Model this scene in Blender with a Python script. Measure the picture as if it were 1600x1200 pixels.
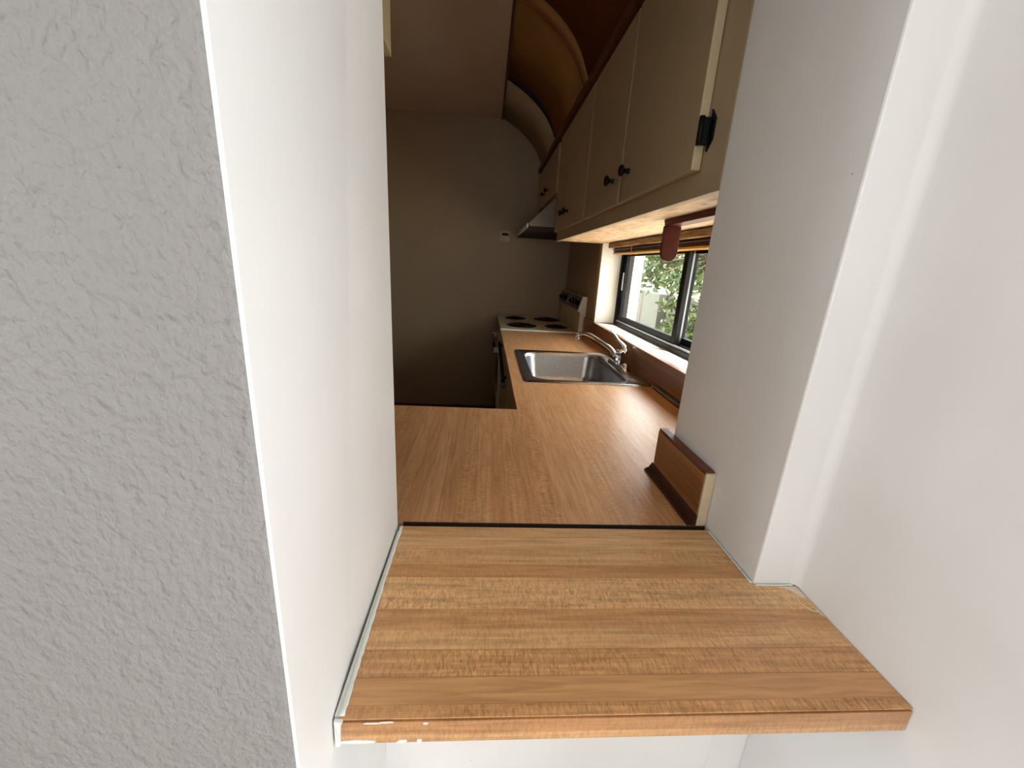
import bpy, math, random
from mathutils import Vector, Matrix
for o in list(bpy.data.objects): bpy.data.objects.remove(o, do_unlink=True)
R = random.Random(7)
ZC = 0.914                      # kitchen counter height; builders below take z relative to the counter top
SC = bpy.context.scene
COL = SC.collection

# ------------------------------------------------------------------ camera
pitch, roll, yaw, f_px, H = 0.28433, 0.06060, 0.07516, 637.26, 0.4575
cp, sp, cy, sy, cr, sr = math.cos(pitch), math.sin(pitch), math.cos(yaw), math.sin(yaw), math.cos(roll), math.sin(roll)
fw = Vector((sy*cp, cy*cp, -sp)); rt = Vector((cy, -sy, 0)); up = rt.cross(fw)
r2 = cr*rt + sr*up; u2 = -sr*rt + cr*up
cam = bpy.data.cameras.new('camera'); camo = bpy.data.objects.new('camera', cam); COL.objects.link(camo)
m = Matrix((r2, u2, -fw)).transposed().to_4x4(); m.translation = Vector((0, 0, H+ZC)); camo.matrix_world = m
cam.sensor_width = 36; cam.lens = f_px/1600*36; cam.clip_start = 0.02; cam.clip_end = 200
SC.camera = camo

# ------------------------------------------------------------------ world, sun, window portal, added room fill lights, exposure
w = bpy.data.worlds.new('world'); SC.world = w; w.use_nodes = True
wn = w.node_tree.nodes; wl = w.node_tree.links; wn.clear()
bg = wn.new('ShaderNodeBackground'); wo = wn.new('ShaderNodeOutputWorld')
bg.inputs['Color'].default_value = (0.93, 0.97, 1.0, 1); bg.inputs['Strength'].default_value = 14.0
wl.new(bg.outputs[0], wo.inputs[0])
sun = bpy.data.lights.new('sun', 'SUN'); sun.energy = 32; sun.angle = 0.02; sun.color = (1, .95, .86)
so = bpy.data.objects.new('sun', sun); COL.objects.link(so)
so.rotation_euler = Vector((1.0, -0.35, 2.3)).to_track_quat('Z', 'Y').to_euler(); so.location = (6, -3, 12)
def portal(name, loc, direction, sx, sz):
    l = bpy.data.lights.new(name, 'AREA'); l.shape = 'RECTANGLE'; l.size = sx; l.size_y = sz; l.cycles.is_portal = True
    o = bpy.data.objects.new(name, l); COL.objects.link(o); o.location = loc
    o.rotation_euler = (-Vector(direction)).to_track_quat('Z', 'Y').to_euler(); return o
portal('daylight_kitchen_window', (1.02, 1.85, 0.37+ZC), (-1, 0, 0), 1.7, 0.55)
def fill_light(name, loc, direction, sx, sz, radiance, color):  # added area lamps for the near room; no windows are built behind them
    o = portal(name, loc, direction, sx, sz); l = o.data; l.cycles.is_portal = False
    l.energy = radiance*sx*sz*math.pi; l.color = color
fill_light('added_fill_rear', (0.0, -2.88, 0.3+ZC), (0, 1, 0), 1.6, 1.6, 3.4, (.92, .97, 1))  # added fill lamp at the closed rear wall, brightens the camera-facing walls
fill_light('added_fill_right', (2.19, -1.15, 0.2+ZC), (-1, 0, 0), 2.3, 2.2, 5.6, (.91, .955, 1))  # added fill lamp at the closed right wall, brightens the left jamb
fill_light('added_fill_left', (-2.69, -.78, 0.65+ZC), (1, 0, 0), 1.0, 1.4, 6.5, (.94, .96, 1))  # added fill lamp at the closed left wall, brightens the right wall
SC.view_settings.view_transform = 'Standard'; SC.view_settings.look = 'None'
SC.view_settings.exposure = 0.0; SC.view_settings.gamma = 1.0; SC.view_settings.use_curve_mapping = False

# ------------------------------------------------------------------ materials
def s2l(c): return tuple((x/12.92 if x <= .04045 else ((x+.055)/1.055)**2.4) for x in [v/255 for v in c]) + (1,)
class NT:
    def __init__(s, name):
        s.m = bpy.data.materials.new(name); s.m.use_nodes = True
        s.n = s.m.node_tree.nodes; s.l = s.m.node_tree.links; s.b = s.n['Principled BSDF']
    def new(s, t, **k):
        n = s.n.new(t)
        for a, v in k.items(): setattr(n, a, v)
        return n
    def coord(s, scale=(1, 1, 1)):
        tc = s.new('ShaderNodeTexCoord'); mp = s.new('ShaderNodeMapping'); mp.inputs['Scale'].default_value = scale
        s.l.new(tc.outputs['Object'], mp.inputs['Vector']); return mp.outputs[0]
    def noise(s, scale, detail=3, vscale=(1, 1, 1), rough=.5, dist=0):
        n = s.new('ShaderNodeTexNoise'); n.inputs['Scale'].default_value = scale; n.inputs['Detail'].default_value = detail
        n.inputs['Roughness'].default_value = rough; n.inputs['Distortion'].default_value = dist
        s.l.new(s.coord(vscale), n.inputs['Vector']); return n.outputs['Fac']
    def ramp(s, fac, stops):
        r = s.new('ShaderNodeValToRGB'); e = r.color_ramp.elements
        while len(e) < len(stops): e.new(.5)
        for i, (p, c) in enumerate(stops):
            e[i].position = p; e[i].color = c if len(c) == 4 else tuple(c)+(1,)
        s.l.new(fac, r.inputs[0]); return r.outputs[0]
    def mix(s, fac, a, b, mode='MIX'):
        x = s.new('ShaderNodeMix', data_type='RGBA', blend_type=mode)
        for sock, v in ((x.inputs[0], fac), (x.inputs[6], a), (x.inputs[7], b)):
            if isinstance(v, bpy.types.NodeSocket): s.l.new(v, sock)
            else: sock.default_value = v
        return x.outputs[2]
    def math(s, op, a, b=0., c=0.):
        x = s.new('ShaderNodeMath', operation=op)
        for i, v in enumerate((a, b, c)):
            if isinstance(v, bpy.types.NodeSocket): s.l.new(v, x.inputs[i])
            else: x.inputs[i].default_value = v
        return x.outputs[0]
    def bump(s, h, strength, dist=.001, prev=None):
        b = s.new('ShaderNodeBump'); b.inputs['Strength'].default_value = strength; b.inputs['Distance'].default_value = dist
        s.l.new(h, b.inputs['Height'])
        if prev: s.l.new(prev, b.inputs['Normal'])
        return b.outputs[0]
    def out(s, color=None, rough=None, normal=None, metal=None, spec=None):
        for k, v in (('Base Color', color), ('Roughness', rough), ('Normal', normal), ('Metallic', metal), ('Specular IOR Level', spec)):
            if v is None: continue
            if isinstance(v, bpy.types.NodeSocket): s.l.new(v, s.b.inputs[k])
            else: s.b.inputs[k].default_value = v
        return s.m

def plain(name, c, rough=.5, metal=0, var=.06, nscale=20, bump=0, spec=.5):
    t = NT(name); c = s2l(c)
    fac = t.noise(nscale, 3)
    a = tuple(min(1, x*(1-var)) for x in c[:3]); b = tuple(min(1, x*(1+var)) for x in c[:3])
    col = t.ramp(fac, [(.3, a), (.7, b)])
    nm = t.bump(t.noise(nscale*6, 2), bump, .001) if bump else None
    return t.out(col, rough, nm, metal, spec)

def laminate(name, across, base, dark, light, width=.034, rough=.33, streak=1.0):
    """butcher-block printed laminate; 'across' is the axis the staves change along"""
    t = NT(name)
    tc = t.new('ShaderNodeTexCoord'); sep = t.new('ShaderNodeSeparateXYZ'); t.l.new(tc.outputs['Object'], sep.inputs[0])
    u = sep.outputs[across]; v = sep.outputs[1 if across == 0 else 0]
    if across == 2: v = sep.outputs[0]
    vo = t.new('ShaderNodeTexVoronoi', voronoi_dimensions='1D', feature='F1'); vo.inputs['Scale'].default_value = 1/width
    vo.inputs['Randomness'].default_value = .55
    t.l.new(u, vo.inputs['W']); cell = t.new('ShaderNodeSeparateColor'); t.l.new(vo.outputs['Color'], cell.inputs[0])
    ve = t.new('ShaderNodeTexVoronoi', voronoi_dimensions='1D', feature='DISTANCE_TO_EDGE'); ve.inputs['Scale'].default_value = 1/width
    ve.inputs['Randomness'].default_value = .55; t.l.new(u, ve.inputs['W'])
    col = t.ramp(cell.outputs[0], [(0, dark), (.45, base), (1, light)])
    # each stave samples its own patch of grain
    cmb = t.new('ShaderNodeCombineXYZ')
    t.l.new(t.math('MULTIPLY', v, 9.0), cmb.inputs[0]); t.l.new(t.math('MULTIPLY', u, 150.0), cmb.inputs[1])
    t.l.new(t.math('MULTIPLY', cell.outputs[1], 37.0), cmb.inputs[2])
    g = t.new('ShaderNodeTexNoise'); g.inputs['Scale'].default_value = 1; g.inputs['Detail'].default_value = 4; g.inputs['Distortion'].default_value = .6
    t.l.new(cmb.outputs[0], g.inputs['Vector'])
    grain = t.ramp(g.outputs['Fac'], [(.3, (.70, .64, .57)), (.62, (1.12, 1.1, 1.08))])
    col = t.mix(.75*streak, col, grain, 'MULTIPLY')
    # ray fleck: short ripples across the stave, strong in some staves only
    cmb2 = t.new('ShaderNodeCombineXYZ')
    t.l.new(t.math('MULTIPLY', v, 330.0), cmb2.inputs[0]); t.l.new(t.math('MULTIPLY', u, 75.0), cmb2.inputs[1])
    t.l.new(t.math('MULTIPLY', cell.outputs[2], 19.0), cmb2.inputs[2])
    g2 = t.new('ShaderNodeTexNoise'); g2.inputs['Scale'].default_value = 1; g2.inputs['Detail'].default_value = 2; g2.inputs['Distortion'].default_value = 1.2
    t.l.new(cmb2.outputs[0], g2.inputs['Vector'])
    fleck = t.ramp(g2.outputs['Fac'], [(.36, (.66, .58, .5)), (.5, (1, 1, 1)), (.66, (1.25, 1.2, 1.12))])
    cmb3 = t.new('ShaderNodeCombineXYZ'); t.l.new(t.math('MULTIPLY', v, 5.0), cmb3.inputs[0]); t.l.new(t.math('MULTIPLY', u, 9.0), cmb3.inputs[1])
    t.l.new(t.math('MULTIPLY', cell.outputs[0], 11.0), cmb3.inputs[2])
    g3 = t.new('ShaderNodeTexNoise'); g3.inputs['Scale'].default_value = 1; g3.inputs['Detail'].default_value = 2; t.l.new(cmb3.outputs[0], g3.inputs['Vector'])
    amt = t.math('MULTIPLY', t.math('MULTIPLY', g3.outputs['Fac'], cell.outputs[2]), 1.5)
    col = t.mix(amt, col, fleck, 'MULTIPLY')
    # stave joints
    edge = t.ramp(ve.outputs['Distance'], [(0, (1, 1, 1)), (.045, (0, 0, 0))])
    ec = t.ramp(cell.outputs[1], [(.45, (.55, .45, .36)), (.55, (1.22, 1.16, 1.05))])
    col = t.mix(t.math('MULTIPLY', edge, .6), col, t.mix(1., col, ec, 'MULTIPLY'))
    return t.out(col, rough, t.bump(g2.outputs['Fac'], .05, .0004), 0, .4)

M = {}
def L(*c): return s2l(c)
M['ledge'] = laminate('ledge_laminate', 1, L(206, 162, 114), L(194, 145, 98), L(216, 174, 126), width=.030)
M['counter'] = laminate('counter_laminate', 0, L(198, 150, 106), L(192, 142, 99), L(203, 156, 112), width=.033, rough=.31)
M['splash'] = laminate('splash_laminate', 2, L(138, 92, 52), L(122, 78, 42), L(148, 102, 60), width=.05, rough=.3)
M['edge_lam'] = laminate('edge_laminate', 2, L(188, 144, 100), L(170, 122, 82), L(206, 164, 118), width=.017)
M['core'] = plain('particle_core', (52, 34, 22), .9)

t = NT('smooth_white_paint')       # white satin paint with brush streaks and a few nicks
vo = t.new('ShaderNodeTexVoronoi'); vo.inputs['Scale'].default_value = 22; t.l.new(t.coord(), vo.inputs['Vector'])
sepc = t.new('ShaderNodeSeparateColor'); t.l.new(vo.outputs['Color'], sepc.inputs[0])
nick = t.math('MULTIPLY', t.math('LESS_THAN', vo.outputs['Distance'], .035), t.math('GREATER_THAN', sepc.outputs[0], .8))
col = t.ramp(t.noise(4, 3), [(.3, L(226, 224, 221)), (.7, L(233, 232, 230))])
col = t.mix(t.math('MULTIPLY', nick, .6), col, L(120, 112, 104))
nb = t.bump(t.noise(60, 2, (1, 1, .25)), .10, .001)
M['white'] = t.out(col, .45, t.bump(t.noise(9, 2), .15, .004, nb), 0, .35)

t = NT('textured_wall_paint')      # rolled orange-peel / skip-trowel texture in pale taupe
n1 = t.noise(190, 2, (1, 1, .8), .5, .15); n2 = t.noise(70, 2, (1, 1, .8), .5, .3)
hgt = t.math('ADD', t.math('MULTIPLY', n1, .8), t.math('MULTIPLY', n2, .8))
col = t.ramp(t.noise(3, 2), [(.3, L(130, 127, 124)), (.7, L(136, 133, 130))])
M['texture'] = t.out(col, .55, t.bump(hgt, 1.0, .0042), 0, .35)

M['kitchen'] = plain('kitchen_wall_paint', (162, 140, 114), .6, 0, .04, 2.5, .1)
M['kceil'] = plain('kitchen_ceiling_paint', (214, 188, 164), .7, 0, .04, 2.5, .1)
M['cream_panel'] = plain('cream_cove_panel', (170, 148, 118), .85, 0, .04, 3, 0, .1)
M['tan_panel'] = plain('tan_cove_panel', (150, 108, 58), .9, 0, .12, 3, 0, .1)
M['amber_panel'] = plain('amber_cove_panel', (122, 72, 34), .9, 0, .12, 3, 0, .1)
M['batten'] = plain('tan_batten', (166, 118, 66), .6)
M['cab'] = plain('cabinet_paint', (174, 156, 124), .5, 0, .03, 4, .1)
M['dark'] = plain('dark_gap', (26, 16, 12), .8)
M['redwood'] = plain('red_brown_wood', (96, 48, 30), .45, 0, .25, 30)
M['redstain'] = plain('mahogany_stain', (84, 24, 12), .45, 0, .25, 40)
M['black'] = plain('black_iron', (8, 8, 8), .55, 0, .1, 20, 0, .2)
M['blackgloss'] = plain('black_enamel', (12, 12, 14), .15, 0, .1)
M['frame'] = plain('black_aluminium', (8, 8, 9), .6, 0, .1, 20, 0, .15)
M['alum'] = plain('bare_aluminium', (150, 152, 156), .35, .8)
M['silver'] = plain('grey_track', (120, 124, 132), .4, .5)
M['chrome'] = plain('chrome', (225, 225, 228), .07, 1.0, .02)
M['enamel'] = plain('white_enamel', (226, 222, 214), .25, 0, .02)
M['almond'] = plain('almond_enamel', (200, 186, 158), .3, 0, .03)
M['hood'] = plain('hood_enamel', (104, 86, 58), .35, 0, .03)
M['burner'] = plain('burner_coil_black', (14, 12, 12), .4, .2)
M['pan'] = plain('burner_drip_pan', (60, 56, 52), .25, .9)
M['floor'] = plain('kitchen_floor', (58, 38, 28), .6, 0, .2, 8)
M['rfloor'] = plain('room_floor_tile', (176, 160, 140), .4, 0, .1, 4)
M['caulk'] = plain('white_caulk', (222, 222, 214), .6, 0, .05, 60, .4)
M['creamend'] = plain('cream_edge', (190, 172, 142), .6, 0, .08, 60, .3)
M['darkcaulk'] = plain('dark_cove_strip', (58, 30, 18), .3, 0, .2, 40)
M['chip'] = plain('glue_film', (222, 204, 182), .4, 0, .12, 150)
M['stucco'] = plain('grey_beige_stucco', (58, 52, 43), .9, 0, .08, 6, .3)
M['stucco2'] = plain('pale_green_stucco', (66, 68, 58), .9, 0, .06, 6)
M['whitewash'] = plain('white_stucco', (228, 226, 220), .9, 0, .04, 3)
M['ground'] = plain('pale_paving', (205, 186, 166), .9, 0, .15, 4)
M['bark'] = plain('bark', (96, 80, 62), .9, 0, .2, 30)
M['dgreen'] = plain('wall_green', (86, 110, 62), .9, 0, .3, 6)

t = NT('brushed_steel')
nn = t.noise(120, 3, (1, .06, 1)); col = t.ramp(nn, [(.3, L(165, 165, 168)), (.7, L(190, 190, 193))])
M['steel'] = t.out(col, .27, t.bump(nn, .05, .0004), 1.0)
t = NT('leaf')
oi = t.noise(5, 2); col = t.ramp(oi, [(.3, L(34, 52, 22)), (.5, L(58, 74, 34)), (.7, L(98, 106, 54))])
m_ = t.out(col, .45); t.b.inputs['Transmission Weight'].default_value = 0
tr = t.new('ShaderNodeBsdfTranslucent'); t.l.new(col, tr.inputs[0]); ms = t.new('ShaderNodeMixShader'); ms.inputs[0].default_value = .35
o_ = t.n['Material Output']; t.l.new(t.b.outputs[0], ms.inputs[1]); t.l.new(tr.outputs[0], ms.inputs[2]); t.l.new(ms.outputs[0], o_.inputs[0])
M['leaf'] = m_
t = NT('bamboo')
wv = t.noise(14, 2, (1, .5, 12)); nd = t.noise(9, 1, (.1, 1, .1))
col = t.ramp(wv, [(.32, L(84, 54, 26)), (.5, L(146, 108, 58)), (.68, L(196, 152, 84))])
M['bamboo'] = t.out(col, .45)
M['bamboo_dark'] = plain('dark_bamboo', (74, 44, 26), .5, 0, .3, 40)
M['bamboo_gold'] = plain('golden_bamboo', (206, 156, 62), .45, 0, .15, 40)
t = NT('raw_underside_board')      # unpainted chipboard with scuffs
col = t.ramp(t.noise(28, 5, (1, .35, 1), .6), [(.3, L(172, 140, 104)), (.5, L(206, 178, 142)), (.7, L(226, 204, 172))])
vo = t.new('ShaderNodeTexVoronoi'); vo.inputs['Scale'].default_value = 14; t.l.new(t.coord((2, .6, 1)), vo.inputs['Vector'])
sepc = t.new('ShaderNodeSeparateColor'); t.l.new(vo.outputs['Color'], sepc.inputs[0])
nick = t.math('MULTIPLY', t.math('LESS_THAN', vo.outputs['Distance'], .13), t.math('GREATER_THAN', sepc.outputs[0], .72))
M['under'] = t.out(t.mix(nick, col, L(78, 50, 34)), .6, t.bump(t.noise(90, 3), .2, .001))
t = NT('window_glass')
gl = t.new('ShaderNodeBsdfGlossy'); gl.inputs['Roughness'].default_value = .02; tp = t.new('ShaderNodeBsdfTransparent'); tp.inputs[0].default_value = (.93, .95, .94, 1)
fr = t.new('ShaderNodeFresnel'); fr.inputs[0].default_value = 1.45; ms = t.new('ShaderNodeMixShader')
geo = t.new('ShaderNodeNewGeometry'); fb = t.math('MULTIPLY', fr.outputs[0], t.math('SUBTRACT', 1., geo.outputs['Backfacing']))
t.l.new(fb, ms.inputs[0]); t.l.new(tp.outputs[0], ms.inputs[1]); t.l.new(gl.outputs[0], ms.inputs[2]); t.l.new(ms.outputs[0], t.n['Material Output'].inputs[0])
M['glass'] = t.m

# ------------------------------------------------------------------ mesh helpers (world coordinates, z from counter top)
class MB:
    def __init__(s): s.v = []; s.f = []; s.sm = []
    def add(s, vs, fs, smooth=False):
        k = len(s.v); s.v += [tuple(v) for v in vs]; s.f += [tuple(i+k for i in f) for f in fs]; s.sm += [smooth]*len(fs); return s
    def hexa(s, b, t):   # four bottom corners ccw, four top corners
        return s.add(list(b)+list(t), [(3, 2, 1, 0), (4, 5, 6, 7), (0, 1, 5, 4), (1, 2, 6, 5), (2, 3, 7, 6), (3, 0, 4, 7)])
    def box(s, x0, x1, y0, y1, z0, z1):
        return s.hexa([(x0, y0, z0), (x1, y0, z0), (x1, y1, z0), (x0, y1, z0)], [(x0, y0, z1), (x1, y0, z1), (x1, y1, z1), (x0, y1, z1)])
    def rings(s, rings, cap=True, smooth=True, closed=True):
        k = len(s.v); n = len(rings[0]); vs = [p for r in rings for p in r]; fs = []
        for i in range(len(rings)-1):
            for j in range(n if closed else n-1):
                a = i*n+j; b = i*n+(j+1) % n; fs.append((a, b, b+n, a+n))
        s.add(vs, fs, smooth)
        if cap:
            s.f.append(tuple(k+j for j in reversed(range(n)))); s.sm.append(False)
            s.f.append(tuple(k+(len(rings)-1)*n+j for j in range(n))); s.sm.append(False)
        return s
    def tube(s, pts, rad, n=14, flat=1.0):
        pts = [Vector(p) for p in pts]; rs = rad if isinstance(rad, (list, tuple)) else [rad]*len(pts); out = []
        ref = Vector((0, 0, 1))
        for i, p in enumerate(pts):
            d = (pts[min(i+1, len(pts)-1)]-pts[max(i-1, 0)]).normalized()
            a = d.cross(ref)
            if a.length < 1e-3: a = d.cross(Vector((0, 1, 0)))
            a.normalize(); b = a.cross(d)
            out.append([p+a*rs[i]*math.cos(2*math.pi*j/n)+b*rs[i]*flat*math.sin(2*math.pi*j/n) for j in range(n)])
        return s.rings(out)
    def lathe(s, base, axis, prof, n=20):   # prof: (distance along axis, radius)
        base = Vector(base); ax = Vector(axis).normalized(); a = ax.orthogonal().normalized(); b = ax.cross(a)
        return s.rings([[base+ax*h+a*r*math.cos(2*math.pi*j/n)+b*r*math.sin(2*math.pi*j/n) for j in range(n)] for h, r in prof])
def spline(pts, k=6):
    P = [Vector(p) for p in pts]; P = [2*P[0]-P[1]]+P+[2*P[-1]-P[-2]]; out = []
    for i in range(1, len(P)-2):
        for j in range(k):
            t = j/k; a, b, c, d = P[i-1:i+3]
            out.append(.5*((2*b)+(c-a)*t+(2*a-5*b+4*c-d)*t*t+(3*b-a-3*c+d)*t**3))
    out.append(P[-2]); return out
def rrect(x0, x1, y0, y1, r, z, n=6):
    out = []
    for cx, cy_, a0 in ((x1-r, y1-r, 0), (x0+r, y1-r, 90), (x0+r, y0+r, 180), (x1-r, y0+r, 270)):
        for i in range(n+1):
            a = math.radians(a0+90*i/n); out.append((cx+r*math.cos(a), cy_+r*math.sin(a), z))
    return out
def wloc(o):
    v = Vector((0, 0, 0))
    while o: v += o.location; o = o.parent
    return v
def obj(name, mb, mat, parent=None, bevel=0, loc=None, seg=2):
    vs = [Vector(v)+Vector((0, 0, ZC)) for v in mb.v]
    if parent: off = wloc(parent); lo = Vector((0, 0, 0))
    else:
        xs, ys, zs = zip(*vs); lo = off = Vector(((min(xs)+max(xs))/2, (min(ys)+max(ys))/2, min(zs)))
        if loc is not None: lo = off = Vector(loc)
    me = bpy.data.meshes.new(name); me.from_pydata([v-off for v in vs], [], mb.f); me.update()
    for p, sflag in zip(me.polygons, mb.sm): p.use_smooth = sflag
    import bmesh
    bm = bmesh.new(); bm.from_mesh(me); bmesh.ops.recalc_face_normals(bm, faces=bm.faces); bm.to_mesh(me); bm.free()
    o = bpy.data.objects.new(name, me); COL.objects.link(o); o.location = lo
    mats = mat if isinstance(mat, (list, tuple)) else [mat]
    for mm in mats: me.materials.append(mm)
    if parent: o.parent = parent
    if bevel:
        b = o.modifiers.new('bevel', 'BEVEL'); b.width = bevel; b.segments = seg; b.limit_method = 'ANGLE'; b.harden_normals = False
    return o
def thing(name, label, cat, loc, group=None):
    o = bpy.data.objects.new(name, None); COL.objects.link(o); o.location = (loc[0], loc[1], loc[2]+ZC); o.empty_display_size = .05
    o['label'] = label; o['category'] = cat
    if group: o['group'] = group
    return o
def tag(o, label, cat, group=None):
    o['label'] = label; o['category'] = cat
    if group: o['group'] = group
    return o
def struct(name, mb, mat, bevel=0):
    o = obj(name, mb, mat, None, bevel); o['kind'] = 'structure'; return o

FL = -ZC                 # floor
CE = 1.612               # ceiling
XL, XR, XS, XW = -.1365, .4357, .504, .740
YG, YW, Y1, YB, YK = .639, .5008, .237, .8286, 3.862
NX0, NY0, KX0, NX1, YE = -2.7, -2.9, -1.45, 2.2, .06

# ------------------------------------------------------------------ the setting
struct('floor', MB().box(NX0-.1, NX1+.1, NY0-.1, .64, FL-.05, FL), M['rfloor'])
struct('floor_kitchen', MB().box(KX0-.1, 1.0, .64, YK+.1, FL-.05, FL), M['floor'])
struct('ceiling', MB().box(NX0-.1, NX1+.1, NY0-.1, YB-.19, CE+.03, CE+.1), M['white'])
struct('ceiling_kitchen', MB().box(KX0-.1, .084, YB-.19, YK+.1, CE, CE+.1).box(.084, 1.0, YB-.19, YK+.1, CE+.045, CE+.1), M['kceil'])
# left pier: textured face towards the room, smooth white jamb in the opening (two materials)
b = MB(); b.hexa([(NX0, Y1, FL), (XL-.0025, Y1, FL), (XL+.0005, YG, FL), (NX0, YG, FL)], [(NX0, Y1, CE+.03), (XL+.0035, Y1, CE+.03), (XL-.012, YG, CE+.03), (NX0, YG, CE+.03)])
wl_ = struct('wall_left', b, [M['texture'], M['white'], M['kitchen']], .004)
for p in wl_.data.polygons:
    n = p.normal
    p.material_index = 1 if n.x > .7 else (2 if n.y > .7 else 0)
    
struct('wall_below_opening', MB().box(XL-.003, XR, YW, .62, FL, -.034), M['white'])
b = MB().box(XR, 1.0, YW, YB, FL, CE)
struct('wall_pier_right', b, M['white'], .003)
struct('wall_above_opening', MB().box(XL+.001, XR-.001, YW, .639, 1.15, CE+.03), M['white'])
struct('wall_right', MB().box(XS, NX1+.1, YE, YW-.0005, FL, CE+.03), M['white'])
rf = .014; fa = [math.pi/2*i/20 for i in range(21)]
prof = [(XS+.001, YW-.0008)]+[(XS-rf*(1-math.sin(a)), YW-rf*(1-math.cos(a))) for a in fa]
b = MB(); kk = len(prof)
b.rings([[(x, y, z) for x, y in prof] for z in (.0022, CE+.03)], True, False)
struct('trim_5', b, M['white'])
# rear and side walls of the room, solid, with the added fill lights in front of them
struct('wall_rear', MB().box(NX0, NX1, NY0-.1, NY0, FL, CE+.03), M['white'])
struct('wall_far_right', MB().box(NX1, NX1+.1, NY0-.1, YE, FL, CE+.03), M['white'])
struct('wall_far_left', MB().box(NX0-.1, NX0, NY0-.1, Y1-.001, FL, CE+.03), M['white'])
# kitchen walls
struct('wall_back', MB().box(KX0-.1, 1.0, YK, YK+.1, FL, CE), M['kitchen'])
struct('wall_kitchen_left', MB().box(KX0-.1, KX0, YG+.001, YK, FL, CE), M['kitchen'])
WY0, WY1, WZ0, WZ1 = 1.0, 2.705, .100, .622
b = MB(); b.box(XW, 1.0, YB, YK, FL, WZ0).box(XW, 1.0, YB, YK, WZ1, CE).box(XW, 1.0, YB, WY0, WZ0, WZ1).box(XW, 1.0, WY1, YK, WZ0, WZ1)
struct('wall_window_side', b, M['kitchen'])
# white-painted lining of the window recess: sill board, far and near reveals
s_ = MB().hexa([(XW-.003, WY0, WZ0), (.857, WY0, WZ0), (.857, WY1, WZ0), (XW-.003, WY1, WZ0)], [(XW-.003, WY0, .1205), (.857, WY0, .113), (.857, WY1, .113), (XW-.003, WY1, .1205)])
struct('trim_1', s_, M['enamel'])
struct('trim_2', MB().box(XW-.012, .857, WY1-.012, WY1-.0005, .121, WZ1), M['enamel'])
struct('trim_3', MB().box(XW-.014, XW-.0005, WY1, WY1+.05, .124, WZ1-.01), M['creamend'])
struct('trim_4', MB().box(.933, .999, WY1-.03, WY1-.0005, WZ0+.001, WZ1), M['whitewash'])
# window: black aluminium slider
win = MB(); X0, X1 = .857, .932
win.box(X0, X1, WY1-.047, WY1-.0125, WZ0+.014, WZ1).box(X0, X1, WY0, WY0+.035, WZ0+.014, WZ1).box(X0, X1, WY0+.035, WY1-.047, WZ0+.0135, .140).box(X0, X1, WY0+.035, WY1-.047, WZ1-.03, WZ1)
wo_ = struct('window_1', win, M['frame'], .002)
def child(name, mb, mat, parent, bevel=0): return obj(name, mb, mat, parent, bevel)
def sash(x0, x1, y0, y1, z0, z1, s=.042):
    q = MB(); q.box(x0, x1, y0, y0+s, z0, z1).box(x0, x1, y1-s, y1, z0, z1).box(x0, x1, y0+s, y1-s, z0, z0+s*.9).box(x0, x1, y0+s, y1-s, z1-s, z1); return q
sa = child('sliding_sash', sash(.868, .890, 1.80, WY1-.05, .143, WZ1-.032), M['frame'], wo_, .0015)
child('pane', MB().box(.878, .881, 1.842, WY1-.092, .181, WZ1-.074), M['glass'], sa)
child('sash_latch', MB().box(.860, .868, WY1-.082, WY1-.068, .34, .45), M['alum'], sa, .001)
sb = child('fixed_sash', sash(.900, .922, WY0+.037, 1.86, .143, WZ1-.032), M['frame'], wo_, .0015)
child('pane', MB().box(.910, .913, WY0+.079, 1.818, .181, WZ1-.074), M['glass'], sb)
child('interlock_strip', MB().box(.892, .899, 1.805, 1.822, .145, WZ1-.034), M['silver'], wo_)
child('track', MB().box(.862, .866, WY0+.04, WY1-.05, .1405, .150).box(.893, .897, WY0+.04, 1.79, .1405, .152), M['silver'], wo_)

# ceiling cove above the cabinets
cove = spline([(.084, 0, CE-.002), (.105, 0, 1.604), (.243, 0, 1.522), (.36, 0, 1.411), (.442, 0, 1.268)], 8)
def cove_panel(name, y0, y1, mat, label, lift=0, th=.012):
    rings = []
    for y in (y0, y1):
        low = []; hi = []
        for i, p in enumerate(cove):
            s = math.sin(math.pi*i/(len(cove)-1))*lift
            low.append(Vector((p.x+s*.6, y, p.z+s*.8))); hi.append(Vector((p.x+s*.6+th*.5, y, p.z+s*.8+th)))
        rings.append(low+hi[::-1])
    o = obj(name, MB().rings(rings, True, True), mat); o.data.polygons.foreach_set('use_smooth', [len(p.vertices) == 4 for p in o.data.polygons])
    return tag(o, label, 'ceiling panel')
cpl = cove_panel('curved_ceiling_panel', 3.112, YK-.001, M['cream_panel'], 'cream curved ceiling panel touching the back wall above the cooker')
k_ = len(cove); rr_ = []
for y in (3.109, 3.1118):
    rr_.append([Vector((p.x-.001, y, p.z-.001)) for p in cove[4:]]+[Vector((p.x+.6*h, y, p.z+.8*h)) for p, h in [(p, .003+.030*math.sin(math.pi*((i+4)/(k_-1))**1.3)) for i, p in enumerate(cove[4:])]][::-1])
obj('gap_shade_strip', MB().rings(rr_, True, False), M['dark'], cpl)['label'] = 'black strip standing for the shaded gap at the panel edge'  # black piece covers the lit panel end; the gap's shade as colour
cove_panel('curved_ceiling_panel', 2.27, 3.108, M['tan_panel'], 'dark tan curved ceiling panel between the cream panel and the batten', .022)
cove_panel('curved_ceiling_panel', .85, 2.17, M['amber_panel'], 'amber brown curved ceiling panel nearest the serving opening', .02)
cove_panel('curved_ceiling_batten', 2.172, 2.268, M['batten'], 'narrow tan curved batten between two brown ceiling panels', .008)['category'] = 'batten'
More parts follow.
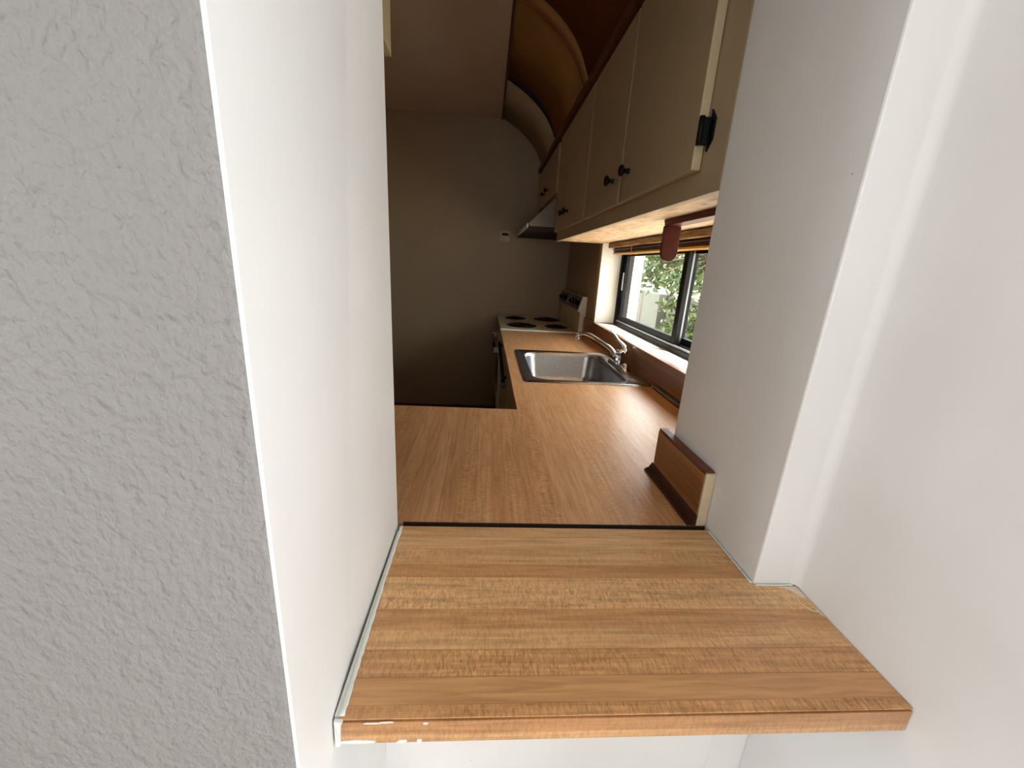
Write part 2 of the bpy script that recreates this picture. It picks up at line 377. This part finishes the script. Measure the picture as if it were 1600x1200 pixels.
tag(obj('ceiling_trim_strip', MB().box(.070, .084, .85, YK-.001, CE-.011, CE-.0005), M['redwood']), 'dark brown strip where flat kitchen ceiling meets the curved panels', 'trim strip')
tag(obj('cabinet_top_rail', MB().box(.405, .440, .85, YK-.001, 1.222, 1.256), M['redwood'], None, .003), 'dark red-brown rail along the top of the wall cabinets', 'rail')

# ------------------------------------------------------------------ serving ledge
lt = thing('serving_ledge', 'oak butcher-block patterned laminate ledge in the wall opening, nearest the camera', 'ledge', (.15, .40, -.034))
b = MB(); b.add([(-.133, .3132, 0), (XS-.001, .3132, 0), (XS-.001, YW-.001, 0), (XR-.002, YW-.001, 0), (XR-.002, .635, 0), (-.1345, .635, 0),
                 (-.133, .3132, -.0014), (XS-.001, .3132, -.0014), (XS-.001, YW-.001, -.0014), (XR-.002, YW-.001, -.0014), (XR-.002, .635, -.0014), (-.1345, .635, -.0014)],
                [(0, 1, 2, 3, 4, 5), (11, 10, 9, 8, 7, 6)]+[(i, i+6, (i+1) % 6+6, (i+1) % 6) for i in range(6)])
obj('top_sheet', b, M['ledge'], lt)
obj('core', MB().box(-.133, XS-.002, .3165, YW-.002, -.0335, -.0015).box(-.133, XR-.003, YW-.0019, .634, -.0335, -.0015), M['core'], lt)
obj('front_edge_strip', MB().box(-.132, XS-.0015, .3122, .3164, -.0335, -.0038), M['edge_lam'], lt)
# uneven caulk along the left end
P = [(.316+.0159*i) for i in range(20)]
b = MB().rings([[(-.1387+.004*(y-.24), y, -.033), (-.1336, y, -.033), (-.1318-.0012*(y-.3)/.3+R.uniform(-.0006, .0008), y, .0009), (-.1387+.004*(y-.24), y, .0016)] for y in P], True, False)
tag(obj('caulk_strip', b, M['caulk']), 'white filler strip closing the gap between ledge and left jamb', 'filler')
def bead(name, pts, rad, mat, label, flat=.35, jag=.25, parent=None):
    P = spline(pts, 14); rr = [rad*(1+R.uniform(-jag, jag)) for _ in P]
    o = obj(name, MB().tube(P, rr, 8, flat), mat, parent)
    return tag(o, label, 'caulk') if label else o
bead('caulk_bead', [(-.1335, .632, .0012), (-.1335, .5, .0012), (-.1325, .4, .0012), (-.1315, .316, .0012)], .0030, M['caulk'], 'white cracked caulk line between ledge and left jamb', .5)
b = MB(); ang = []
pr = [(-.1375, -.034), (-.1325, -.034), (-.1320, -.018), (-.1310, -.004), (-.1285, .0005), (-.1375, .002)]
b.rings([[(x, .3085+(.001 if i % 2 else 0), z) for i, (x, z) in enumerate(pr)], [(x, .3135, z) for x, z in pr]], True, False)
tag(obj('caulk_blob', b, M['caulk'], None, .0008), 'lumpy white caulk filling the front left corner of the ledge', 'caulk')
bead('caulk_bead', [(XR-.0035, .632, .001), (XR-.003, .56, .001), (XR-.0035, .503, .001)], .0022, M['caulk'], 'thin grey-white caulk line along the right jamb base on the ledge', .5)
bead('caulk_bead', [(XR+.001, .4985, .001), (.47, .4975, .001), (.498, .4985, .001)], .0018, M['caulk'], 'short caulk line below the narrow wall strip at ledge corner', .5)
def flake(name, pts, label, mat):
    k = len(pts); b = MB(); b.rings([[(x, y, .0002) for x, y in pts], [(x, y, .0008) for x, y in pts]], True, False)
    return tag(obj(name, b, mat), label, 'flake')
flake('glue_flake', [(.470, .4945), (.485, .488), (.492, .477), (.5005, .470), (.5015, .4955)], 'largest pale peeling flake in the right corner of the ledge', M['chip'])
flake('glue_flake', [(.497, .452), (.4985, .444), (.502, .437), (.5022, .452)], 'small round pale flake at the ledge right edge, closest to the camera', M['chip'])
lo = []
for i in range(14):
    a = math.pi*(.55+1.0*i/13); lo.append((.497+.013*math.cos(a), .464+.017*math.sin(a), .0008))
tag(obj('glue_string', MB().tube(lo, .0009, 6), M['chip']), 'thin curved yellowish glue string beside the peeling flakes', 'glue')
for (x, y, sx) in ((-.128, .3118, .012), (-.095, .3118, .012), (-.075, .3118, .006)): pass
splat = [((-.118, -.0305), .022, .0032), ((-.1, -.0045), .010, .0012), ((-.07, -.0312), .006, .0028), ((-.045, -.006), .003, .0015), ((-.085, -.0035), .008, .0012), ((-.052, -.031), .003, .003)]
for (x, z), lx, lz in splat:
    n = 12; ring = [(x+lx*math.cos(2*math.pi*j/n)*R.uniform(.8, 1.1), z+lz*math.sin(2*math.pi*j/n)*R.uniform(.7, 1.1)) for j in range(n)]
    obj('paint_splash', MB().rings([[(p[0], .3121, p[1]) for p in ring], [(p[0], .3115, p[1]) for p in ring]], True, False), M['caulk'], lt)['label'] = 'white paint splash'

# ------------------------------------------------------------------ kitchen counter
ct = thing('countertop', 'L-shaped butcher-block patterned kitchen counter holding the sink', 'counter', (.43, 1.8, -.038))
hx0, hx1, hy0, hy1 = .195, .692, 1.625, 2.215
xc = .117; yc0, yc1, ye = .6475, 1.265, 2.948; xr = .737
b = MB()
def ring_counter(z):
    return [(KX0+.002, yc0, z), (XR-.001, yc0, z), (XR-.001, YB+.001, z), (xr, YB+.001, z), (xr, ye, z), (xc, ye, z), (xc, yc1, z), (KX0+.002, yc1, z)]
import bmesh
bm = bmesh.new()
outer = ring_counter(0)
vo_ = [bm.verts.new(v) for v in outer]; eo = [bm.edges.new((vo_[i], vo_[(i+1) % 8])) for i in range(8)]
hv = [bm.verts.new(v) for v in ((hx0, hy0, 0), (hx1, hy0, 0), (hx1, hy1, 0), (hx0, hy1, 0))]; eh = [bm.edges.new((hv[i], hv[(i+1) % 4])) for i in range(4)]
bmesh.ops.triangle_fill(bm, edges=eo+eh, use_beauty=True)
bmesh.ops.dissolve_limit(bm, angle_limit=.01, verts=bm.verts, edges=bm.edges) if False else None
ex = bmesh.ops.extrude_face_region(bm, geom=list(bm.faces))
for g_ in ex['geom']:
    if isinstance(g_, bmesh.types.BMVert): g_.co.z = -.038
me = bpy.data.meshes.new('tmp'); bm.to_mesh(me); bm.free()
b.add([tuple(v.co) for v in me.vertices], [tuple(p.vertices) for p in me.polygons]); bpy.data.meshes.remove(me)
obj('counter_slab', b, M['counter'], ct)
obj('ledge_gap_shade', MB().box(XL+.004, XR-.003, yc0-.0022, yc0-.0003, -.038, .0006), M['dark'], ct)['label'] = 'dark strip standing for the shadow in the gap beside the ledge'  # shadow of the ledge gap put on the counter edge as dark colour
obj('end_metal_edge', MB().box(xc-.002, .69, ye+.0003, ye+.006, -.03, .004), M['enamel'], ct)['label'] = 'pale metal edge strip beside the cooker'
# backsplash under the window
bs = thing('backsplash', 'long brown wood-grain backsplash below the kitchen window', 'backsplash', (.73, 1.9, 0))
obj('board', MB().box(.7165, .7365, YB+.002, ye, .0005, .121), M['splash'], bs, .001)
obj('dark_cove_strip', MB().rings([[(.7160, y, .001), (.700, y, .001), (.7015, y, .006), (.709, y, .011), (.7135, y, .019), (.7160, y, .021)] for y in (YB+.002, 1.58)], True, False), M['darkcaulk'], bs)
# short splash on the right jamb
es = thing('end_splash', 'short brown wood-grain splash block against the right jamb', 'backsplash', (.425, .75, 0))
obj('board', MB().box(.4155, XR-.0008, .653, YB, .0005, .106).box(.4155, .4335, YB+.0003, .862, .0005, .106), M['splash'], es, .0006)
obj('top_strip', MB().box(.4165, XR-.001, .653, .862, .1065, .1125), M['redwood'], es, .001)['label'] = 'dark brown ragged top strip'
obj('cream_end', MB().box(.4160, XR-.001, .6475, .6525, .0005, .110), M['creamend'], es, .0008)['label'] = 'cream unfinished end'
obj('dark_cove_strip', MB().rings([[(.4150, y, .0008), (.398, y, .0008), (.4000, y, .005), (.408, y, .009), (.4125, y, .016), (.4150, y, .022)] for y in (.648, .868)], True, False), M['darkcaulk'], es)

# ------------------------------------------------------------------ sink
sk = thing('kitchen_sink', 'single-bowl stainless steel drop-in sink below the window', 'sink', (.445, 1.92, -.17))
rg = [rrect(.168, .7145, 1.597, 2.247, .022, .0006), rrect(.171, .7115, 1.600, 2.244, .021, .0042), rrect(.182, .7005, 1.611, 2.233, .018, .0052),
      rrect(.188, .694, 1.617, 2.227, .018, .0022), rrect(.214, .632, 1.640, 2.205, .070, .0022), rrect(.219, .627, 1.645, 2.200, .068, -.002),
      rrect(.224, .622, 1.650, 2.195, .066, -.018), rrect(.234, .612, 1.660, 2.185, .064, -.12), rrect(.250, .596, 1.676, 2.169, .060, -.150), rrect(.285, .561, 1.711, 2.134, .05, -.162), rrect(.39, .46, 1.88, 1.95, .034, -.166)]
b = MB().rings(rg, False, True); b.f.append(tuple(range(len(b.v)-28, len(b.v)))); b.sm.append(False)
obj('basin', b, M['steel'], sk)
obj('drain', MB().lathe((.425, 1.915, -.1655), (0, 0, 1), [(0, .040), (.003, .042), (.004, .036), (.0015, .03), (.001, .004)], 24), M['chrome'], sk)

# ------------------------------------------------------------------ faucet
fx, fy = .669, 1.935
fc = thing('faucet', 'chrome single-lever faucet standing on the sink rim', 'faucet', (fx, fy, .003))
b = MB().rings([rrect(fx-.0235, fx+.0235, fy-.125, fy+.125, .023, z) if e == 0 else rrect(fx-.0235+e, fx+.0235-e, fy-.125+e, fy+.125-e, .023-e*.9, z) for z, e in ((.0028, 0), (.010, 0), (.017, .004), (.021, .011))])
obj('base_plate', b, M['chrome'], fc)
obj('end_cap', MB().lathe((fx+.004, fy-.088, .018), (0, 0, 1), [(0, .021), (.008, .022), (.016, .017), (.021, .009), (.022, .001)]), M['chrome'], fc)
obj('body', MB().lathe((fx, fy, .018), (0, 0, 1), [(0, .023), (.008, .022), (.016, .0205), (.050, .0205), (.054, .0225), (.064, .0225), (.068, .018), (.070, .002)]), M['chrome'], fc)
sp_ = spline([(fx-.012, fy+.014, .046), (.640, 2.010, .078), (.592, 2.115, .106), (.558, 2.180, .119), (.534, 2.212, .117), (.522, 2.226, .104)], 6)
obj('spout', MB().tube(sp_, [.0125-.003*i/(len(sp_)-1) for i in range(len(sp_))], 14), M['chrome'], fc)
obj('aerator', MB().lathe((.522, 2.226, .108), (-.25, .25, -1), [(0, .010), (.004, .013), (.026, .013), (.027, .008)]), M['chrome'], fc)
lv = spline([(fx+.014, fy-.004, .070), (fx+.022, fy, .092), (fx+.012, fy+.006, .112), (fx-.014, fy+.012, .135), (fx-.036, fy+.016, .160), (fx-.056, fy+.018, .172)], 6)
rr = [.020, .021, .022, .021, .019, .018, .017, .016, .015, .0135, .0125, .0115, .0105, .0098, .009, .0085, .008, .0078, .0075, .0075, .0078, .008, .0082, .0085, .0086, .0086, .0085, .0083, .008, .0075, .006]
obj('lever', MB().tube(lv, rr[:len(lv)], 14, .75), M['chrome'], fc)

# ------------------------------------------------------------------ wall cabinets
def knob(parent, x, y, z):
    return obj('knob', MB().lathe((x, y, z), (-1, 0, 0), [(0, .0085), (.003, .0075), (.010, .0055), (.016, .0075), (.021, .0155), (.026, .017), (.030, .013), (.032, .002)], 18), M['black'], parent)
XC = .4368
wc = thing('wall_cabinet', 'long cream painted wall cabinet above the kitchen window', 'cabinet', (.58, 1.8, .617))
b = MB().box(XC, XC+.02, YB+.003, 2.752, .617, 1.2215)
b.box(XC+.02, XW-.001, YB+.003, 2.752, .636, 1.2215)
obj('body', b, M['cab'], wc, .0015)
obj('underside_board', MB().box(XC+.0205, XW-.001, YB+.004, 2.750, .621, .6355), M['under'], wc)['label'] = 'scuffed bare wood underside'
DX = XC-.0215
doors = [(.917, 1.418, 1.340), (1.424, 1.922, 1.500), (1.930, 2.375, 2.320), (2.380, 2.735, 2.425)]
for i, (y0, y1, ky) in enumerate(doors):
    d = obj('door', MB().box(DX, XC-.0015, y0+.0015, y1-.0015, .668, 1.198), M['cab'], wc, .0025)
    knob(d, DX, ky, .748)
    hy = y0-.006 if i in (0, 2) else y1+.004
    if i == 0:
        for zz in (.738, 1.11):
            hb = MB().box(DX+.001, XC-.0005, y0-.0115, y0+.001, zz-.024, zz+.024)
            hb.rings([[(x, y0-.0115, z) for x, z in ((XC-.004, zz-.038), (XC-.0005, zz-.038), (XC-.0005, zz+.038), (XC-.004, zz+.038))],
                      [(x, y0-.030, z) for x, z in ((XC-.004, zz-.018), (XC-.0005, zz-.018), (XC-.0005, zz+.018), (XC-.004, zz+.018))]], True, False)
            hb.tube([(DX+.002, y0-.008, zz-.026), (DX+.002, y0-.008, zz+.026)], .0055, 10)
            obj('hinge', hb, M['black'], d)
sc_ = thing('wall_cabinet', 'short cream painted wall cabinet above the range hood', 'cabinet', (.58, 3.3, .90))
obj('body', MB().box(XC, XW-.001, 2.762, YK-.001, .880, 1.2215), M['cab'], sc_, .0015)
for y0, y1, ky in ((2.81, 3.28, 3.19), (3.286, 3.80, 3.38)):
    d = obj('door', MB().box(DX, XC-.0015, y0, y1, .912, 1.198), M['cab'], sc_, .0025); knob(d, DX, ky, .985)
# hood
hd = thing('range_hood', 'almond range hood under the short wall cabinet', 'range hood', (.5, 3.35, .69))
def hood_ring(y): return [(XW-.001, y, .700), (.262, y, .700), (.250, y, .712), (.262, y, .727), (.335, y, .80), (.42, y, .878), (XW-.001, y, .878)]
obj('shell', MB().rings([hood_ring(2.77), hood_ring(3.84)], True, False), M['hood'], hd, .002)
obj('front_lip', MB().box(.243, .2495, 2.765, 3.845, .690, .716), M['enamel'], hd, .001)
obj('bottom_pan', MB().box(.252, XW-.002, 2.772, 3.838, .690, .6995), M['dark'], hd)
# opposite hanging cabinet over the peninsula (its lower corner shows beside the left jamb)
oc = thing('wall_cabinet', 'cream hanging cabinet whose lower corner peeks past the left jamb', 'cabinet', (-.55, .80, .825))
obj('body', MB().box(-.92, -.197, .642, .925, .825, CE-.001), M['cab'], oc, .001)
obj('door', MB().box(-.90, -.200, .927, .945, .827, CE-.03), M['cab'], oc, .001)
# paper towel holder
ph = thing('paper_towel_holder', 'red-brown wooden paper towel holder screwed under the wall cabinet', 'holder', (.57, 1.17, .50))
obj('mounting_bar', MB().hexa([(.556, .99, .603), (.602, .99, .603), (.602, 1.352, .603), (.556, 1.352, .603)], [(.552, .99, .6205), (.606, .99, .6205), (.606, 1.352, .6205), (.552, 1.352, .6205)]), M['redstain'], ph, .0015)
for yy in (1.335, .99):
    pts = [(.552, .6025), (.552, .525)]+[(.578-.026*math.cos(a), .523-.027*math.sin(a)) for a in [math.pi*i/14 for i in range(1, 14)]]+[(.604, .525), (.604, .6025)]
    obj('arm', MB().rings([[(x, yy, z) for x, z in pts], [(x, yy+.017, z) for x, z in pts]], True, False), M['redstain'], ph, .0015)
# bamboo blind
bl = thing('bamboo_blind', 'rolled-up brown bamboo blind hanging at the window head', 'blind', (.77, 1.8, .556))
obj('headrail', MB().box(.743, .768, 1.02, 2.62, .590, .6195), M['bamboo'], bl, .002)
b = MB()
for k in range(26):
    a = k*.62; r = .006+.0155*k/26
    cx_, cz_ = .790+r*math.cos(a), .578+r*math.sin(a)*.95
    b.tube([(cx_, 1.03, cz_), (cx_, 2.60, cz_)], .0042, 6)
obj('roll', b, M['bamboo_dark'], bl)
obj('bottom_slat', MB().tube([(.776, 1.03, .5585), (.776, 2.60, .5585)], .0055, 8).tube([(.790, 1.03, .5545), (.790, 2.60, .5545)], .0042, 8), M['bamboo_gold'], bl)['label'] = 'golden lowest slats'
for yy in (1.30, 1.76, 2.25):
    n = 20; rp = [(.790+.0275*math.cos(2*math.pi*i/n), yy, .578+.0275*math.sin(2*math.pi*i/n)) for i in range(n+1)]
    obj('cord', MB().tube(rp, .0022, 6), M['bamboo_gold'], bl)

# ------------------------------------------------------------------ cooker
rgx0, rgy0, rgy1 = .125, 2.956, 3.80
ra = thing('electric_range', 'white electric cooker with four black burners at the counter end', 'cooker', (.42, 3.38, FL))
obj('body', MB().box(rgx0+.02, .733, rgy0+.002, rgy1, FL+.06, -.012), M['enamel'], ra, .004)
obj('kick_plate', MB().box(rgx0+.05, .70, rgy0+.02, rgy1-.02, FL+.001, FL+.059), M['dark'], ra)
obj('cooktop', MB().box(rgx0-.012, .733, rgy0, rgy1+.002, -.011, .008), M['almond'], ra, .006)
dr_ = obj('oven_door', MB().box(rgx0-.012, rgx0+.018, rgy0+.012, rgy1-.012, -.66, -.13), M['enamel'], ra, .004)
obj('oven_window', MB().box(rgx0-.0145, rgx0-.0125, rgy0+.15, rgy1-.15, -.52, -.27), M['blackgloss'], dr_)
hb = MB().tube([(.078, rgy0+.06, -.165), (.078, rgy1-.06, -.165)], .010, 10)
obj('door_handle', hb, M['blackgloss'], dr_)
for yy in (rgy0+.07, rgy1-.07): obj('handle_bracket', MB().box(.072, rgx0-.0122, yy-.012, yy+.012, -.185, -.145), M['enamel'], dr_, .002)
obj('storage_drawer', MB().box(rgx0-.012, rgx0+.018, rgy0+.012, rgy1-.012, FL+.065, -.67), M['blackgloss'], ra, .003)
for x, y, r in ((.265, 3.595, .078), (.545, 3.60, .105), (.285, 3.165, .105), (.560, 3.17, .078)):
    bu = obj('burner', MB().lathe((x, y, .0082), (0, 0, 1), [(0, r+.012), (.003, r+.012), (.003, r+.004), (.0012, r-.002), (.001, .003)], 32), M['pan'], ra)
    P = []; turns = 4
    for i in range(turns*26+1):
        q = i/26; a = q*2*math.pi; rr_ = .016+(r-.020)*q/turns; P.append((x+rr_*math.cos(a), y+rr_*math.sin(a), .0145))
    obj('coil', MB().tube(P, [.0062]*len(P), 8, .8), M['burner'], bu)
def guard(y, e=0): return [(.690-e, y, .0085), (.733, y, .0085), (.733, y, .262+e), (.700-e, y, .262+e), (.672-e, y, .165-e), (.690-e, y, .150)]
bgd = obj('backguard', MB().rings([guard(rgy0+.024), guard(rgy1-.01)], True, False), M['almond'], ra, .003)
obj('end_cap', MB().rings([guard(rgy0+.006, .003), guard(rgy0+.023, .003)], True, False), M['enamel'], bgd, .003)['label'] = 'white side cap of the control panel'
nrm = Vector((-(.262-.165), 0, .028)).normalized()
b = MB(); a0 = Vector((.673, 0, .168)); a1 = Vector((.699, 0, .258)); n_ = Vector((-.0935, 0, .027)).normalized()
def yv(v, y): return (v.x, y, v.z)
b.rings([[yv(a0, y), yv(a1, y), yv(a1+n_*.004, y), yv(a0+n_*.004, y)] for y in (rgy0+.028, rgy1-.014)], True, False)
cpn = obj('control_panel', b, M['blackgloss'], bgd)
for i, yy in enumerate((3.05, 3.16, 3.27, 3.52, 3.62, 3.72)):
    c0 = (a0+a1)/2+n_*.004
    kn = obj('dial', MB().lathe((c0.x, yy, c0.z), n_, [(0, .022), (.004, .023), (.006, .016), (.022, .014), (.024, .003)], 18), M['black'], cpn)
    p0 = c0+n_*.0245; obj('pointer', MB().box(p0.x-.0012, p0.x+.0008, yy-.0016, yy+.0016, p0.z-.002, p0.z+.013), M['enamel'], kn)
b = MB(); c0 = (a0+a1)/2+n_*.0045; b.rings([[yv(c0-Vector((.0078, 0, .028)), y), yv(c0+Vector((.0078, 0, .028)), y), yv(c0+Vector((.0078, 0, .028))+n_*.002, y), yv(c0-Vector((.0078, 0, .028))+n_*.002, y)] for y in (3.33, 3.46)], True, False)
obj('clock_face', b, M['silver'], cpn)

# ------------------------------------------------------------------ base cabinets
bc = thing('base_cabinet', 'cream base cabinet with doors below the sink counter', 'cabinet', (.43, 2.1, FL))
bcb = MB().box(.150, .168, 1.272, 2.944, FL+.09, -.040).box(.168, .735, 2.926, 2.944, FL+.09, -.040).box(.168, .735, 1.272, 1.290, FL+.09, -.040).box(.168, .735, 1.290, 2.926, FL+.09, FL+.108).box(.716, .735, 1.290, 2.926, FL+.108, -.040)
obj('body', bcb, M['cab'], bc)
obj('toe_kick', MB().box(.20, .72, 1.28, 2.93, FL+.001, FL+.088), M['dark'], bc)
for y0, y1, ky in ((1.30, 1.70, 1.65), (1.71, 2.11, 1.76), (2.12, 2.52, 2.47), (2.53, 2.93, 2.58)):
    d = obj('door', MB().box(.129, .1485, y0, y1, FL+.12, -.20), M['cab'], bc, .002)
    if ky < 2: knob(d, .129, ky, -.25)
    dr = obj('drawer_front', MB().box(.129, .1485, y0, y1, -.185, -.055), M['cab'], bc, .002)
pc = thing('base_cabinet', 'cream base cabinet under the short leg of the counter', 'cabinet', (-.35, .95, FL))
obj('body', MB().box(KX0+.003, .128, .650, 1.240, FL+.09, -.040).box(.1285, XR-.002, .650, 1.268, FL+.09, -.040), M['cab'], pc)
obj('toe_kick', MB().box(KX0+.003, .10, .66, 1.18, FL+.001, FL+.088), M['dark'], pc)
# black bar below the counter front
st = thing('towel_bar', 'black bar running under the counter front towards the cooker', 'towel bar', (.110, 2.45, -.16))
bar = [(.109, 2.90, -.085), (.109, 2.6, -.104), (.109, 2.3, -.128), (.109, 2.06, -.150)]
obj('bar', MB().tube(spline(bar, 4), .0105, 12), M['black'], st)
obj('tip', MB().lathe((.109, 2.058, -.151), (0, -1, -.1), [(0, .011), (.006, .014), (.018, .013), (.024, .004)]), M['silver'], st)
for yy, zz in ((2.82, -.09), (2.16, -.141)): obj('mount', MB().box(.1095, .1285, yy-.008, yy+.008, zz-.008, zz+.008), M['black'], st, .001)

# wall outlet
ou = thing('wall_outlet', 'small cream socket plate on the back kitchen wall', 'socket', (.15, YK-.005, .655))
obj('plate', MB().box(.105, .192, YK-.0065, YK-.0005, .655, .738), M['creamend'], ou, .002)
for z_ in (.712, .676): obj('receptacle', MB().box(.120, .178, YK-.0095, YK-.0070, z_-.010, z_+.010), M['dark'] if z_ > .7 else M['pan'], ou, .001)

# ------------------------------------------------------------------ outdoors
tag(obj('paved_yard', MB().box(1.001, 2.31, YW+.01, 30, FL-.02, FL+.02).box(2.31, 24, -6, 30, FL-.02, FL+.02), M['ground']), 'pale sunlit paved yard outside the window', 'ground')['kind'] = 'structure'
tag(obj('garden_wall', MB().box(3.8, 3.95, 3.0, 16, FL+.021, .055), M['stucco'], None, .01), 'grey-beige low garden wall across the yard', 'wall')
tag(obj('garden_pillar', MB().box(3.62, 3.795, 8.5, 9.4, FL+.021, .05), M['stucco2'], None, .01), 'pale grey-green pillar standing against the garden wall', 'pillar')
nb_ = thing('neighbour_house', 'white house beyond the garden wall', 'house', (12, 14, FL+.02))
obj('wall', MB().box(10, 14, 4, 26, FL+.021, 3.4), M['whitewash'], nb_)
obj('roof', MB().box(9.6, 14.3, 3.6, 26.4, 3.401, 3.6), M['stucco'], nb_)
def leaves(center, rad, count, size, rnd, sq=1.0):
    b = MB()
    for _ in range(count):
        while True:
            d = Vector([rnd.uniform(-1, 1) for _ in range(3)])
            if d.length < 1: break
        # clumps
        p = Vector(center)+Vector((d.x*rad[0], d.y*rad[1], d.z*rad[2]))
        s = size*rnd.uniform(.6, 1.3); a = Vector([rnd.gauss(0, 1) for _ in range(3)]).normalized(); n = Vector([rnd.gauss(0, 1), rnd.gauss(0, 1), rnd.gauss(0, 1)]).normalized()
        c = a.cross(n).normalized()*s*.27; nn_ = a.cross(c).normalized()*s*.06
        b.add([p, p+a*s*.3+c+nn_, p+a*s*.7+c*.8+nn_, p+a*s, p+a*s*.7-c*.8+nn_, p+a*s*.3-c+nn_], [(0, 1, 2, 3), (0, 3, 4, 5)])
    return b
def plant(name, label, cat, base, trunk, clumps, size, seed, trad=.05):
    rnd = random.Random(seed); t_ = thing(name, label, cat, base)
    tr_ = MB(); tr_.tube(spline(trunk, 4), [trad*(1-.6*i/(4*(len(trunk)-1))) for i in range(4*(len(trunk)-1)+1)], 8)
    top = Vector(trunk[-1]); lb = MB()
    for c, r_, n in clumps:
        q = leaves(c, r_, n, size, rnd); lb.add(q.v, q.f)
        mid = (top+Vector(c))/2+Vector((0, 0, .05)); tr_.tube([top, mid, Vector(c)], [trad*.4, trad*.25, trad*.1], 6)
    obj('trunk', tr_, M['bark'], t_); obj('foliage', lb, M['leaf'], t_)
rc = random.Random(11)
plant('yard_tree', 'light green leafy tree overhanging the garden wall', 'tree', (3.2, 5.6, FL+.02), [(3.2, 5.6, FL+.03), (3.25, 5.7, -.2), (3.2, 5.8, .7)],
      [((rc.uniform(2.6, 3.5), rc.uniform(4.9, 8.2), rc.uniform(.3, 1.5)), (.28, .45, .22), 110) for _ in range(38)], .11, 3)
plant('garden_shrub', 'green shrub growing in front of the garden wall', 'shrub', (3.3, 6.3, FL+.02), [(3.3, 6.3, FL+.03), (3.3, 6.3, -.7), (3.3, 6.35, -.5)],
      [((3.3+rc.uniform(-.2, .2), 6.4+rc.uniform(-.4, .5), rc.uniform(-.65, 0)), (.22, .3, .18), 70) for _ in range(14)], .11, 5, .03)
plant('window_shrub', 'tall leafy shrub seen through the right window pane', 'shrub', (2.7, 3.75, FL+.02), [(2.7, 3.75, FL+.03), (2.7, 3.75, -.3), (2.7, 3.8, .5)],
      [((2.7+rc.uniform(-.25, .25), 3.7+rc.uniform(-.35, .35), rc.uniform(-.5, 1.1)), (.2, .22, .2), 80) for _ in range(16)], .09, 9, .035)
